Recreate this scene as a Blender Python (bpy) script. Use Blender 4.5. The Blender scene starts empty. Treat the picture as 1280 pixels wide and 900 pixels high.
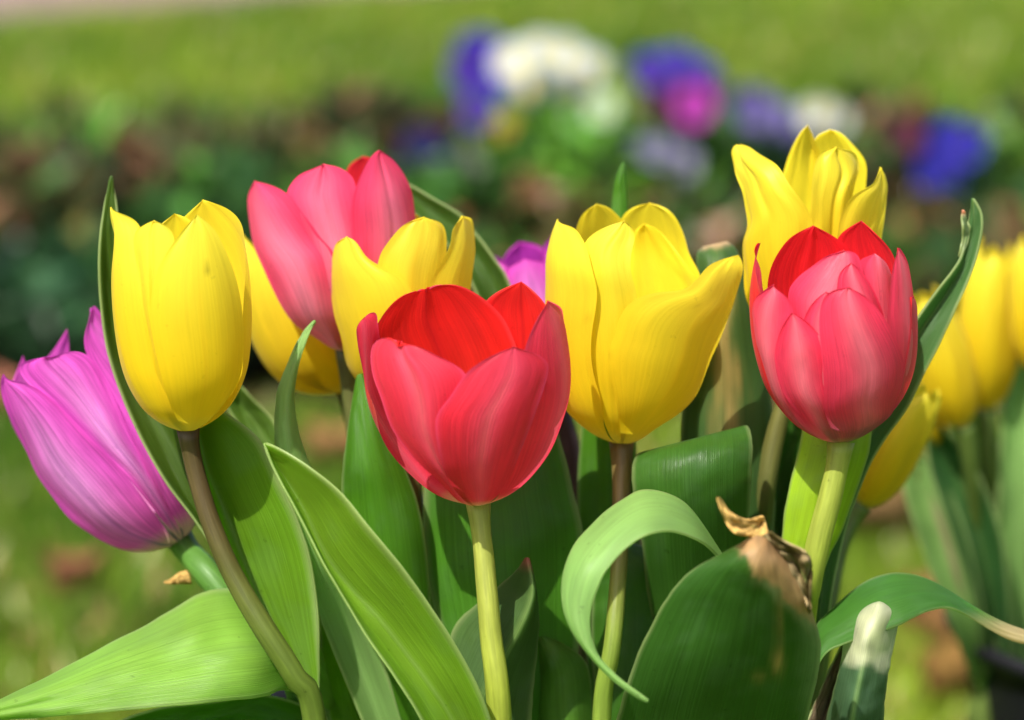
import bpy, math, random
import numpy as np
from mathutils import Vector, noise

# ------------------------------------------------------------------ camera, sky, sun, exposure
S = bpy.context.scene
COL = S.collection
R_ = math.radians
H_CAM, PITCH, LENS = 0.55, 11.0, 90.0
cam_d = bpy.data.cameras.new("camera"); cam = bpy.data.objects.new("camera", cam_d); COL.objects.link(cam)
cam.location = (0, 0, H_CAM); cam.rotation_euler = (R_(90 - PITCH), 0, 0)
cam_d.lens = LENS; cam_d.sensor_width = 36; cam_d.clip_start = 0.05; cam_d.clip_end = 400
cam_d.dof.use_dof = True; cam_d.dof.focus_distance = 0.666; cam_d.dof.aperture_fstop = 6.9
S.camera = cam
SUN_AZ, SUN_EL = -147.0, 54.0         # degrees from +Y (away from the camera), negative = left
w = bpy.data.worlds.new("World"); S.world = w; w.use_nodes = True
nt = w.node_tree; bg = nt.nodes["Background"]; sky = nt.nodes.new("ShaderNodeTexSky")
sky.sky_type = 'NISHITA'; sky.sun_disc = False; sky.sun_elevation = R_(SUN_EL); sky.sun_rotation = R_(SUN_AZ)
nt.links.new(sky.outputs[0], bg.inputs[0]); bg.inputs[1].default_value = 0.13; sky.dust_density = 4.0; sky.air_density = .8; sky.ozone_density = 0
sl = bpy.data.lights.new("sun", 'SUN'); sl.energy = 4.9; sl.angle = R_(0.5); sl.color = (1, .965, .90)
so = bpy.data.objects.new("sun", sl); COL.objects.link(so)
sv = Vector((math.sin(R_(SUN_AZ)) * math.cos(R_(SUN_EL)), math.cos(R_(SUN_AZ)) * math.cos(R_(SUN_EL)), math.sin(R_(SUN_EL))))
so.rotation_euler = sv.to_track_quat('Z', 'Y').to_euler()
S.view_settings.view_transform = 'Standard'; S.view_settings.look = 'None'
S.view_settings.exposure = 0.93; S.view_settings.gamma = 1.0
S.cycles.max_bounces = 14; S.cycles.diffuse_bounces = 8; S.cycles.transmission_bounces = 12
S.cycles.sample_clamp_indirect = 6.0

# ------------------------------------------------------------------ geometry helpers
CP, SP = math.cos(R_(PITCH)), math.sin(R_(PITCH))
KPX = 36.0 / LENS / 1280.0           # tangent of one photo pixel
def P(px, py, d):
    """a point seen at photo pixel (px, py), d metres along the view axis"""
    px = np.asarray(px, float); py = np.asarray(py, float); d = np.asarray(d, float)
    dx = (px - 640) * KPX; dy = (450 - py) * KPX
    return np.stack([dx * d, (CP + dy * SP) * d, H_CAM + (-SP + dy * CP) * d], -1)
def G(px, py, z=0.0):
    """the point at height z seen at photo pixel (px, py)"""
    dx = (px - 640) * KPX; dy = (450 - py) * KPX
    d = (H_CAM - z) / (SP - dy * CP)
    return Vector((dx * d, (CP + dy * SP) * d, z))
def cr(pts, n):
    """n samples of a Catmull-Rom curve through pts, evenly spaced in chord length"""
    pts = np.asarray(pts, float)
    if len(pts) == 2: return pts[0] + (pts[1] - pts[0]) * np.linspace(0, 1, n)[:, None]
    q = np.vstack([2 * pts[0] - pts[1], pts, 2 * pts[-1] - pts[-2]]); out = []
    for i in range(1, len(q) - 2):
        a, b, c, e = q[i - 1], q[i], q[i + 1], q[i + 2]
        t = np.linspace(0, 1, 14, endpoint=False)[:, None]
        out.append(.5 * (2 * b + (c - a) * t + (2 * a - 5 * b + 4 * c - e) * t ** 2 + (3 * b - a - 3 * c + e) * t ** 3))
    out = np.vstack(out + [pts[-1:]])
    k = np.r_[0, np.cumsum(np.linalg.norm(np.diff(out, axis=0), axis=1) + 1e-9)]
    tt = np.linspace(0, k[-1], n)
    return np.stack([np.interp(tt, k, out[:, j]) for j in range(out.shape[1])], -1)
def lerp(a, b, t): return a + (b - a) * t
def sstep(a, b, x):
    t = np.clip((x - a) / (b - a), 0, 1); return t * t * (3 - 2 * t)
def nz(x, y, s, o=1): return noise.noise(Vector((x, y, s * 7.31 + .37)))
def empty(name, loc, label, cat, group=None):
    o = bpy.data.objects.new(name, None); COL.objects.link(o); o.location = loc
    o['label'] = label; o['category'] = cat; o.empty_display_size = .02
    if group: o['group'] = group
    return o
def mesh_obj(name, verts, faces, mats, parent=None, smooth=True, cols=None, uvs=None):
    off = np.array(parent_world(parent)) if parent else np.zeros(3)
    me = bpy.data.meshes.new(name); me.from_pydata((np.asarray(verts) - off).tolist(), [], faces)
    for m in mats: me.materials.append(m)
    if smooth: me.polygons.foreach_set('use_smooth', [True] * len(me.polygons))
    if cols:
        for k, c in cols.items():
            at = me.color_attributes.new(k, 'FLOAT_COLOR', 'POINT')
            cc = np.ones((len(verts), 4)); cc[:, :3] = c; at.data.foreach_set('color', cc.ravel())
    if uvs is not None:
        ul = me.uv_layers.new(name='UVMap'); idx = np.zeros(len(me.loops), int); me.loops.foreach_get('vertex_index', idx)
        ul.data.foreach_set('uv', np.asarray(uvs)[idx].ravel())
    o = bpy.data.objects.new(name, me); COL.objects.link(o); o.parent = parent
    return o
def parent_world(p):
    v = Vector((0, 0, 0))
    while p: v += p.location; p = p.parent
    return v
def grid_faces(nv, nu, off=0):
    return [(off + i * nu + j, off + i * nu + j + 1, off + (i + 1) * nu + j + 1, off + (i + 1) * nu + j) for i in range(nv - 1) for j in range(nu - 1)]
def solid(o, t, mo=0, offs=0.0):
    m = o.modifiers.new('thick', 'SOLIDIFY'); m.thickness = t; m.offset = offs; m.material_offset = mo; m.use_quality_normals = False
    return o

# ------------------------------------------------------------------ materials
def node(t, kind, **kw):
    n = t.nodes.new(kind)
    for k, v in kw.items():
        if k.startswith('i_'): n.inputs[int(k[2:])].default_value = v
        else: setattr(n, k, v)
    return n
def new_mat(name):
    m = bpy.data.materials.new(name); m.use_nodes = True; t = m.node_tree; t.nodes.clear()
    out = t.nodes.new('ShaderNodeOutputMaterial'); return m, t, out
def skin_mat(name, attr, rough, transl, tgain, tgamma, vein, veinscale, spec=.3, bump=.1, sheen=0.0, rvar=0.0, vy=2.2, speck=0.0, blot=.8):
    """plant tissue: pigment from the mesh, fine lengthwise veins, light let through"""
    m, t, out = new_mat(name); L = t.links.new
    a = node(t, 'ShaderNodeAttribute', attribute_name=attr)
    uv = node(t, 'ShaderNodeUVMap', uv_map='UVMap')
    mp = node(t, 'ShaderNodeMapping'); mp.inputs['Scale'].default_value = (veinscale, vy, 1); L(uv.outputs[0], mp.inputs[0])
    n1 = node(t, 'ShaderNodeTexNoise'); n1.inputs['Scale'].default_value = 1; n1.inputs['Detail'].default_value = 4; L(mp.outputs[0], n1.inputs[0])
    mp2 = node(t, 'ShaderNodeMapping'); mp2.inputs['Scale'].default_value = (5, 4, 1); L(uv.outputs[0], mp2.inputs[0])
    n2 = node(t, 'ShaderNodeTexNoise'); n2.inputs['Scale'].default_value = 1.3; n2.inputs['Detail'].default_value = 6; L(mp2.outputs[0], n2.inputs[0])
    def rng(src, lo, hi):
        r = node(t, 'ShaderNodeMapRange'); r.inputs[1].default_value = .3; r.inputs[2].default_value = .7
        r.inputs[3].default_value = lo; r.inputs[4].default_value = hi; L(src, r.inputs[0]); return r.outputs[0]
    mu = node(t, 'ShaderNodeMath', operation='MULTIPLY'); L(rng(n1.outputs[0], 1 - vein, 1 + vein), mu.inputs[0]); L(rng(n2.outputs[0], 1 - vein * blot, 1 + vein * blot), mu.inputs[1])
    acol = a.outputs[0]
    if attr == 'pig' and name.startswith('petal_'):
        a2 = node(t, 'ShaderNodeAttribute', attribute_name='pig2'); gg = node(t, 'ShaderNodeNewGeometry'); ms = node(t, 'ShaderNodeMixRGB')
        L(gg.outputs['Backfacing'], ms.inputs[0]); L(a.outputs[0], ms.inputs[1]); L(a2.outputs[0], ms.inputs[2]); acol = ms.outputs[0]
    hs = node(t, 'ShaderNodeHueSaturation'); L(acol, hs.inputs['Color']); 
    if speck:
        tc = node(t, 'ShaderNodeTexCoord'); n3 = node(t, 'ShaderNodeTexNoise'); n3.inputs['Scale'].default_value = 420; n3.inputs['Detail'].default_value = 3; L(tc.outputs['Object'], n3.inputs[0])
        r3 = node(t, 'ShaderNodeMapRange'); r3.inputs[1].default_value = .69; r3.inputs[2].default_value = .75; r3.inputs[3].default_value = 1; r3.inputs[4].default_value = 1 - speck; L(n3.outputs[0], r3.inputs[0])
        m3 = node(t, 'ShaderNodeMath', operation='MULTIPLY'); L(mu.outputs[0], m3.inputs[0]); L(r3.outputs[0], m3.inputs[1]); L(m3.outputs[0], hs.inputs['Value'])
    else: L(mu.outputs[0], hs.inputs['Value'])
    b = node(t, 'ShaderNodeBsdfPrincipled'); L(hs.outputs[0], b.inputs['Base Color'])
    b.inputs['Specular IOR Level'].default_value = spec
    if rvar:
        L(rng(n1.outputs[0], rough - rvar, rough + rvar), b.inputs['Roughness'])
    else: b.inputs['Roughness'].default_value = rough
    if sheen: b.inputs['Sheen Weight'].default_value = sheen; b.inputs['Sheen Roughness'].default_value = .45
    g = node(t, 'ShaderNodeGamma'); g.inputs[1].default_value = tgamma; L(hs.outputs[0], g.inputs[0])
    sc = node(t, 'ShaderNodeVectorMath', operation='SCALE'); sc.inputs[3].default_value = tgain; L(g.outputs[0], sc.inputs[0])
    tr = node(t, 'ShaderNodeBsdfTranslucent'); L(sc.outputs[0], tr.inputs[0])
    bp = node(t, 'ShaderNodeBump'); bp.inputs['Strength'].default_value = bump; bp.inputs['Distance'].default_value = .0006
    ad = node(t, 'ShaderNodeMath', operation='ADD'); L(n1.outputs[0], ad.inputs[0]); L(n2.outputs[0], ad.inputs[1]); L(ad.outputs[0], bp.inputs['Height'])
    L(bp.outputs[0], b.inputs['Normal']); L(bp.outputs[0], tr.inputs['Normal'])
    mx = node(t, 'ShaderNodeMixShader'); mx.inputs[0].default_value = transl; L(b.outputs[0], mx.inputs[1]); L(tr.outputs[0], mx.inputs[2]); L(mx.outputs[0], out.inputs[0])
    return m
M_PET = {k: skin_mat('petal_' + k, 'pig', r, .50, 1.12, 1.0, ve, vs, spec=sp, bump=bu, sheen=.05, vy=1.4, speck=.12, blot=.6) for k, r, ve, vs, sp, bu in
         (('yellow', .45, .045, 30, .22, .14), ('red', .42, .13, 60, .26, .35), ('pinkred', .42, .14, 60, .26, .35), ('pink', .42, .13, 45, .22, .3), ('purple', .5, .26, 34, .22, .5))}
M_LF = skin_mat('tulip_leaf', 'pig', .36, .5, 1.9, .76, .20, 130, spec=.30, bump=.4, sheen=0, rvar=.07, vy=.7, speck=.28, blot=.45)
M_GRS = skin_mat('grass_blade', 'pig', .5, .35, 1.6, .78, .12, 6, spec=.08, bump=0)
M_ST = skin_mat('tulip_stem', 'pig', .45, .35, 1.3, .8, .16, 18, spec=.35, bump=.3, vy=3, speck=.35)
M_DRY = skin_mat('dry_tissue', 'pig', .9, .25, 1.1, .9, .38, 44, spec=.04, bump=1.0, vy=1.2, speck=.4)
M_FOL = skin_mat('bed_foliage', 'pig', .26, .35, 1.6, .78, .12, 6, spec=.38, bump=0)
M_FLW = skin_mat('pansy_petal', 'pig', .6, .45, 1.1, .85, .08, 8, spec=.2, bump=0)

def ground_mat(name, c1, c2, c3, s1, s2, rough=.9):
    m, t, out = new_mat(name); L = t.links.new
    tc = node(t, 'ShaderNodeTexCoord')
    a = node(t, 'ShaderNodeTexNoise'); a.inputs['Scale'].default_value = s1; a.inputs['Detail'].default_value = 5; L(tc.outputs['Object'], a.inputs[0])
    b_ = node(t, 'ShaderNodeTexNoise'); b_.inputs['Scale'].default_value = s2; b_.inputs['Detail'].default_value = 6; L(tc.outputs['Object'], b_.inputs[0])
    r = node(t, 'ShaderNodeValToRGB'); r.color_ramp.elements[0].position = .35; r.color_ramp.elements[0].color = (*c1, 1)
    r.color_ramp.elements[1].position = .68; r.color_ramp.elements[1].color = (*c2, 1); L(a.outputs[0], r.inputs[0])
    r2 = node(t, 'ShaderNodeMapRange'); r2.inputs[1].default_value = .52; r2.inputs[2].default_value = .72; L(b_.outputs[0], r2.inputs[0])
    mx = node(t, 'ShaderNodeMixRGB'); mx.inputs[2].default_value = (*c3, 1); L(r2.outputs[0], mx.inputs[0]); L(r.outputs[0], mx.inputs[1])
    p = node(t, 'ShaderNodeBsdfPrincipled'); p.inputs['Roughness'].default_value = rough; p.inputs['Specular IOR Level'].default_value = .03
    L(mx.outputs[0], p.inputs['Base Color'])
    bp = node(t, 'ShaderNodeBump'); bp.inputs['Strength'].default_value = .7; bp.inputs['Distance'].default_value = .02; L(b_.outputs[0], bp.inputs['Height']); L(bp.outputs[0], p.inputs['Normal'])
    L(p.outputs[0], out.inputs[0]); return m
M_LAWN = ground_mat('lawn_turf', (.03, .09, .006), (.10, .18, .012), (.08, .13, .014), 2.6, 14)
M_SOIL = ground_mat('bed_soil', (.018, .011, .007), (.05, .03, .018), (.09, .05, .03), 9, 40)
M_PATH = ground_mat('path_paving', (.17, .115, .105), (.20, .14, .13), (.14, .10, .09), 2, 30)
def plastic():
    m, t, out = new_mat('black_pot_plastic'); p = node(t, 'ShaderNodeBsdfPrincipled')
    n = node(t, 'ShaderNodeTexNoise'); n.inputs['Scale'].default_value = 60; r = node(t, 'ShaderNodeValToRGB')
    r.color_ramp.elements[0].color = (.004, .004, .005, 1); r.color_ramp.elements[1].color = (.010, .010, .013, 1)
    t.links.new(n.outputs[0], r.inputs[0]); t.links.new(r.outputs[0], p.inputs['Base Color']); p.inputs['Roughness'].default_value = .5; p.inputs['Specular IOR Level'].default_value = .3
    t.links.new(p.outputs[0], out.inputs[0]); return m
M_POT = plastic()

# ------------------------------------------------------------------ setting: lawn, bed, path
def sheet(name, pts, z, m):
    o = mesh_obj(name, [(x, y, z) for x, y in pts], [tuple(range(len(pts)))], [m], smooth=False); o['kind'] = 'structure'; return o
sheet('lawn', [(-90, -20), (90, -20), (90, 170), (-90, 170)], 0, M_LAWN)
BED0, BED1 = 2.45, 3.75
sheet('flower_bed', [(-2.2, BED0 + .02), (-1.2, BED0 - .03), (-.5, BED0 + .03), (.2, BED0 - .02), (.9, BED0 + .04), (2.2, BED0), (2.2, BED1), (.6, BED1 - .1), (-.6, BED1 + .08), (-2.2, BED1)], .008, M_SOIL)
a0, a1 = G(-60, 36), G(350, 0)
sheet('path', [(a0.x - 3, a0.y), (a0.x, a0.y), (a1.x, a1.y), (a1.x + 3, a1.y + 6), (a1.x + 3, a1.y + 9), (a0.x - 3, a0.y + 5)], .006, M_PATH)

rnd = random.Random(11); rng = np.random.default_rng(5)
def leaf_cards(n, center, rad, size, cols, seed, up=.5, clump=True, aspect=.55):
    """n curved little leaf blades (five vertices each) spread through a squashed dome"""
    r = np.random.default_rng(seed); V = []; F = []; C = []; U = []
    cl = [(r.normal(size=3) * .55) for _ in range(9)]
    for i in range(n):
        if clump and r.random() < .75: q = cl[r.integers(9)] + r.normal(size=3) * .26
        else: q = r.normal(size=3) * .5
        L = np.linalg.norm(q)
        if L > 1: q = q / L * (.85 + .15 * r.random())
        p = np.array(center) + q * np.array(rad); p[2] = max(p[2], .015)
        d = r.normal(size=3); d[2] = abs(d[2]) * .6 + up; d /= np.linalg.norm(d)
        s = np.cross(d, r.normal(size=3)); s /= np.linalg.norm(s); nn = np.cross(d, s)
        z = size * (.6 + .8 * r.random()); k = len(V)
        V += [p, p + d * z * .5 + s * z * aspect * .5 - nn * z * .06, p + d * z - nn * z * .22, p + d * z * .5 - s * z * aspect * .5 - nn * z * .06, p + d * z * .55 + nn * z * .05]
        F += [(k, k + 1, k + 4), (k + 1, k + 2, k + 4), (k + 2, k + 3, k + 4), (k + 3, k, k + 4)]
        c = np.array(cols[r.integers(len(cols))]) * float(np.exp(r.normal() * .7)); c = np.minimum(c, .5); C += [c] * 5; U += [(0, 0)] * 5
    return np.array(V), F, np.array(C), np.array(U) + r.random((len(U), 2)) * .5

# grass: nobody could count the blades
def blades(n, x0, x1, y0, y1, hmin, hmax, keep):
    V = []; F = []; C = []
    for _ in range(n):
        y = y0 + (y1 - y0) * rnd.random() ** 1.3; x = rnd.uniform(x0, x1) * y / y1
        if not keep(x, y): continue
        a = rnd.uniform(0, 6.28); h = rnd.uniform(hmin, hmax); wd = rnd.uniform(.0018, .0035) * (1 + y * .25); k = len(V)
        lx, ly = math.cos(a) * h * rnd.uniform(.2, .9), math.sin(a) * h * rnd.uniform(.2, .9); sx, sy = -math.sin(a) * wd, math.cos(a) * wd
        V += [(x - sx, y - sy, 0), (x + sx, y + sy, 0), (x + lx * .4 - sx * .8, y + ly * .4 - sy * .8, h * .6), (x + lx * .4 + sx * .8, y + ly * .4 + sy * .8, h * .6), (x + lx, y + ly, h)]
        F += [(k, k + 1, k + 3, k + 2), (k + 2, k + 3, k + 4)]
        t = rnd.random(); patch = min(1, max(0, .5 + .75 * nz(x * 2.2, y * 1.0, 3) + .5 * nz(x * 7, y * 4, 6)))
        c = lerp(np.array((.022, .075, .004)), np.array((.155, .215, .014)), .25 * t + .75 * patch) * rnd.uniform(.75, 1.25)
        if rnd.random() < .05: c = np.array((.3, .2, .08))
        elif rnd.random() < .02: c = np.array((.5, .5, .24))  # sun glints on the grass, painted as a few pale blades
        C += [c] * 5
    return V, F, C
V, F, C = blades(42000, -.75, .75, 1.2, 2.55, .015, .05, lambda x, y: y < BED0 - .01)
V2, F2, C2 = blades(30000, -2.6, 2.6, BED1 - .05, 11.0, .03, .075, lambda x, y: not (y > a0.y + (a1.y - a0.y) * (x - a0.x) / (a1.x - a0.x) - .05 and x < a1.x + .5))
k0 = len(V); V += V2; F += [tuple(i + k0 for i in f) for f in F2]; C += C2
g = mesh_obj('grass', V, F, [M_GRS], smooth=False, cols={'pig': np.array(C)}, uvs=np.random.default_rng(1).random((len(V), 2)))
g['kind'] = 'stuff'; g['label'] = 'short sunlit lawn grass around and beyond the flower bed'; g['category'] = 'grass'

# ------------------------------------------------------------------ bedding plants in the border
GREEN = [(.018, .055, .008), (.03, .09, .010), (.012, .035, .010)]
BRIGHT = [(.07, .19, .015), (.10, .24, .02), (.05, .14, .02)]
BRONZE = [(.085, .042, .016), (.05, .048, .012), (.02, .05, .010), (.16, .08, .04), (.04, .05, .012)]
MIDG = [(.045, .11, .012), (.07, .14, .016), (.08, .075, .02), (.03, .08, .01)]
BLUISH = [(.015, .05, .016), (.022, .065, .022), (.010, .03, .012)]
def bed_plant(px, py, d, rx, h, n, cols, label, group, size=.05, seed=0):
    top = P(px, py, d); x, y = float(top[0]), float(top[1]); h = max(.08, float(top[2])) if h is None else h
    e = empty('bedding_plant', (x, y, .008), label, 'plant', group)
    V, F, C, U = leaf_cards(n, (x, y, h * .52), (rx, rx * .9, h * .5), size, cols, seed)
    mesh_obj('foliage', V, F, [M_FOL], e, smooth=False, cols={'pig': C}, uvs=U)
    sv_, sf = [], []
    for q in range(7):
        a = q * .9; k = len(sv_); bx, by = x + math.cos(a) * .012, y + math.sin(a) * .012; tx, ty = x + math.cos(a) * rx * .5, y + math.sin(a) * rx * .5
        for j in range(3):
            an = j * 2.094; sv_ += [(bx + .003 * math.cos(an), by + .003 * math.sin(an), .005), (tx + .0015 * math.cos(an), ty + .0015 * math.sin(an), h * .6)]
        for j in range(3):
            j2 = (j + 1) % 3; sf.append((k + 2 * j, k + 2 * j2, k + 2 * j2 + 1, k + 2 * j + 1))
    mesh_obj('stem', sv_, sf, [M_FOL], e, cols={'pig': np.tile((.05, .06, .02), (len(sv_), 1))}, uvs=np.zeros((len(sv_), 2)))
    return e
GB = 'low bedding plants in the border behind the tulips'
DG = 'low dark green bedding plant in the blurred border'
BZ = 'low bronze leaved bedding plant in the blurred border'
BL = 'low bluish green bedding plant at the left of the border'
spots = [(-30, 190, 2.75, BRONZE, BZ), (60, 205, 2.95, BLUISH, BL), (20, 330, 2.60, BLUISH, BL), (120, 330, 2.70, BLUISH, BL), (150, 190, 3.10, MIDG, DG), (235, 185, 2.95, BRONZE, BZ),
         (215, 300, 2.65, GREEN, DG), (300, 160, 3.2, MIDG, DG), (330, 230, 2.80, GREEN, DG), (395, 160, 3.15, BRONZE, BZ), (425, 235, 2.75, GREEN, DG), (485, 150, 3.05, BRONZE, BZ), (545, 235, 2.75, GREEN, DG),
         (640, 265, 2.70, BRONZE, BZ), (735, 250, 2.75, BRONZE, BZ), (850, 250, 2.75, BRONZE, BZ), (960, 255, 2.75, GREEN, DG), (1060, 250, 2.75, BRONZE, BZ), (1130, 280, 2.70, GREEN, DG), (1230, 280, 2.75, BRONZE, BZ), (1310, 250, 2.8, GREEN, DG),
         (60, 150, 3.4, MIDG, DG), (440, 135, 3.4, MIDG, DG), (1100, 140, 3.3, BRONZE, BZ), (1260, 150, 3.35, MIDG, DG)]
for i, (px, py, d, cols, lab) in enumerate(spots):
    bed_plant(px, py, d, .12 + .03 * rnd.random(), None, 330, cols, lab, {DG: GB, BZ: 'bronze bedding plants in the border', BL: 'bluish bedding plants in the border'}[lab], .042 + .02 * rnd.random(), 100 + i)

def pansy_flower(center, r, face, c_main, c_low, c_eye, seed):
    """five overlapping rounded petals round an eye, cupped, as one flower"""
    q = np.random.default_rng(seed); n = np.array(face, float); n /= np.linalg.norm(n)
    up = np.array((0, 0, 1.)); up -= n * up.dot(n); up /= np.linalg.norm(up); sd = np.cross(up, n)
    V = []; F = []; C = []
    for a, ln, wd, lift, cm in ((62, 1, .62, -.05, c_main), (118, 1, .62, -.09, c_main), (8, .88, .52, .02, c_low), (172, .88, .52, .03, c_low), (270, .92, .70, .07, c_low)):
        a = math.radians(a + q.uniform(-6, 6)); ca, sa = math.cos(a), math.sin(a); k = len(V); NR, NA = 5, 9
        for i in range(NR):
            t = i / (NR - 1)
            for j in range(NA):
                u = j / (NA - 1) * 2 - 1
                rr = t * ln * (1 - .28 * u * u); ww = wd * math.sin(min(1, t * 1.25 + .02) * 1.57) * u
                ruf = .05 * t * math.sin(u * 7 + seed)
                p = (sd * (ca * rr - sa * ww) + up * (sa * rr + ca * ww) + n * (lift + .22 * t * t + ruf)) * r + center
                V.append(p); C.append(lerp(np.array(c_eye), np.array(cm), float(sstep(.12, .5, t))))
        F += grid_faces(NR, NA, k)
    return V, F, C
def pansy(name_label, group, flowers, d, c_main, c_low, c_eye, fol, seed, r=.033, nf=150):
    q = random.Random(seed)
    pts = [P(px, py + 8, d + q.uniform(-.05, .05)) for px, py in flowers]
    cx, cy = float(np.mean([p[0] for p in pts])), float(np.mean([p[1] for p in pts])); hz = float(np.mean([p[2] for p in pts]))
    e = empty('pansy_plant', (cx, cy, .008), name_label, 'pansy', group)
    wid = max(.07, (max(p[0] for p in pts) - min(p[0] for p in pts)) * .55)
    V, F, C, U = leaf_cards(nf, (cx, cy + .03, hz * .48), (wid, .09, hz * .48), .045, fol, seed)
    mesh_obj('foliage', V, F, [M_FOL], e, smooth=False, cols={'pig': C}, uvs=U)
    for i, p in enumerate(pts):
        V, F, C = pansy_flower(np.array(p), r * q.uniform(.85, 1.12), (q.uniform(-.6, .2), q.uniform(-1, -.5), q.uniform(.2, .7)), c_main, c_low, c_eye, seed + i)
        f = mesh_obj('flower', V, F, [M_FLW], e, cols={'pig': np.array(C)}, uvs=np.random.default_rng(seed + i).random((len(V), 2)))
        sv_ = []; sf = []
        for j in range(3):
            an = j * 2.094
            for z, k in ((.0, 1), (1, 0)): sv_.append((lerp(cx, p[0], z) + .002 * math.cos(an), lerp(cy + .02, p[1] + .006, z) + .002 * math.sin(an), lerp(.03, p[2], z)))
        for j in range(3): j2 = (j + 1) % 3; sf.append((2 * j, 2 * j2, 2 * j2 + 1, 2 * j + 1))
        mesh_obj('flower_stalk', sv_, sf, [M_FOL], e, cols={'pig': np.tile((.06, .13, .02), (6, 1))}, uvs=np.zeros((6, 2)))
    return e
GP = 'pansies blooming in the border'
WHITE, CREAM, BLUE, VIOL, NAVY, MAG, LAV, MAR = (.42, .45, .45), (.24, .26, .16), (.016, .012, .25), (.05, .016, .22), (.010, .006, .09), (.36, .03, .32), (.13, .11, .27), (.08, .006, .035)
pansy('large clump of white pansies at the top of the border', GP, [(642, 72), (672, 58), (704, 62), (736, 80), (660, 100), (692, 112), (722, 108)], 2.95, WHITE, WHITE, (.7, .6, .1), BRIGHT, 201, r=.027, nf=200)
pansy('deep blue pansy plant just left of the white pansies', GP, [(600, 62), (586, 82), (612, 116), (604, 128)], 2.98, BLUE, VIOL, NAVY, BRIGHT, 202)
pansy('bright blue and violet pansies right of the white clump', GP, [(812, 84), (842, 80), (872, 90), (832, 104), (884, 108)], 2.90, BLUE, VIOL, NAVY, GREEN, 203, r=.028)
pansy('magenta pansy just below the bright blue pansies', GP, [(868, 126)], 2.82, MAG, MAG, MAR, GREEN, 204, r=.030)
pansy('wine dark pansy left of the magenta pansy', GP, [(824, 124)], 2.84, MAR, MAR, (.03, 0, .02), GREEN, 214, r=.022, nf=60)
pansy('pale lavender pansies below the magenta pansy', GP, [(824, 184), (800, 186), (850, 200)], 2.78, LAV, (.20, .20, .25), VIOL, BRIGHT, 205, r=.021)
pansy('lavender and blue pansies behind the tall yellow tulip', GP, [(938, 130), (966, 142), (984, 166), (950, 160)], 2.9, VIOL, LAV, NAVY, GREEN, 206, r=.025)
pansy('cream white pansy right of the lavender pansies', GP, [(1020, 136), (1044, 142)], 2.98, CREAM, WHITE, (.5, .4, .1), GREEN, 207, r=.021)
pansy('dark maroon pansy between cream and blue pansies', GP, [(1134, 158), (1140, 172)], 2.95, MAR, MAR, (.03, .0, .02), GREEN, 208, r=.02)
pansy('vivid blue pansy plant farthest right in the border', GP, [(1186, 168), (1214, 176), (1196, 198), (1172, 222), (1180, 240), (1166, 208)], 2.85, BLUE, BLUE, NAVY, GREEN, 209, r=.026)
pansy('dark navy pansy left of the green pansy foliage', GP, [(530, 182), (542, 202)], 2.85, NAVY, NAVY, (.01, .005, .05), GREEN, 210, r=.028)
pansy('small yellow pansy under the blue and white pansies', GP, [(632, 152)], 2.85, (.26, .24, .03), (.26, .24, .03), (.3, .1, .02), BRIGHT, 211, r=.02, nf=330)
pansy('leafy bright green pansy plant with a single pale bloom', GP, [(752, 128)], 2.80, (.4, .5, .35), (.4, .5, .35), (.3, .35, .1), BRIGHT, 212, r=.018, nf=330)

def fallen(px, py, col, label, r, seed, z=.03):
    p = G(px, py, z); q = np.random.default_rng(seed); V = []; F = []; C = []
    NR, NA = 9, 14; ro = q.uniform(0, 6.28); r = r * .72
    for i in range(NR):
        for j in range(NA):
            t = i / (NR - 1) * 2 - 1; u = j / (NA - 1) * 2 - 1
            w_ = math.sqrt(max(0, 1 - t * t * .95)); lb = w_ * (.45 + .35 * abs(math.sin(t * 4.2 + seed))); X, Y = t * r, u * lb * r * .9; V.append((p.x + X * math.cos(ro) - Y * math.sin(ro), p.y + X * math.sin(ro) + Y * math.cos(ro), z + r * .7 * (u * u + .5 * t * t) + q.uniform(-.05, .05) * r)); C.append(np.array(col) * .62 * q.uniform(.7, 1.3))
    F = grid_faces(NR, NA)
    o = mesh_obj('fallen_leaf', V, F, [M_DRY], cols={'pig': np.array(C)}, uvs=q.random((len(V), 2)))
    o['label'] = label; o['category'] = 'dead leaf'; o['group'] = 'dead leaves on the lawn'; solid(o, .0006)
fallen(95, 722, (.42, .17, .10), 'reddish dead leaf on the grass at lower left', .026, 1, z=.04)
fallen(82, 742, (.34, .17, .08), 'brown dead leaf touching the reddish one at lower left', .026, 12, z=.03)
fallen(1165, 800, (.30, .16, .06), 'orange dead leaf below the arching leaf at right', .05, 2)
fallen(1140, 770, (.36, .15, .10), 'pinkish dead leaf below the arching leaf at right', .035, 3)
fallen(1085, 660, (.27, .17, .07), 'tan dead leaf right of the light red tulip stem', .05, 4)
fallen(1120, 640, (.27, .16, .06), 'ochre dead leaf under the drooping yellow tulip', .05, 5)
fallen(435, 575, (.45, .25, .10), 'tan dead leaf seen between the left tulip leaves', .05, 6)
fallen(1200, 870, (.35, .2, .06), 'brown dead leaf beside the black pot at right', .05, 7)
fallen(690, 252, (.66, .38, .32), 'dry fallen leaf on the bedding plants, its glint painted pale pink', .02, 8, z=.20)  # the leaf's glint is put into its pale pink colour
fallen(10, 510, (.55, .22, .14), 'rusty dead leaf at the front of the border, far left', .045, 9)

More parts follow.
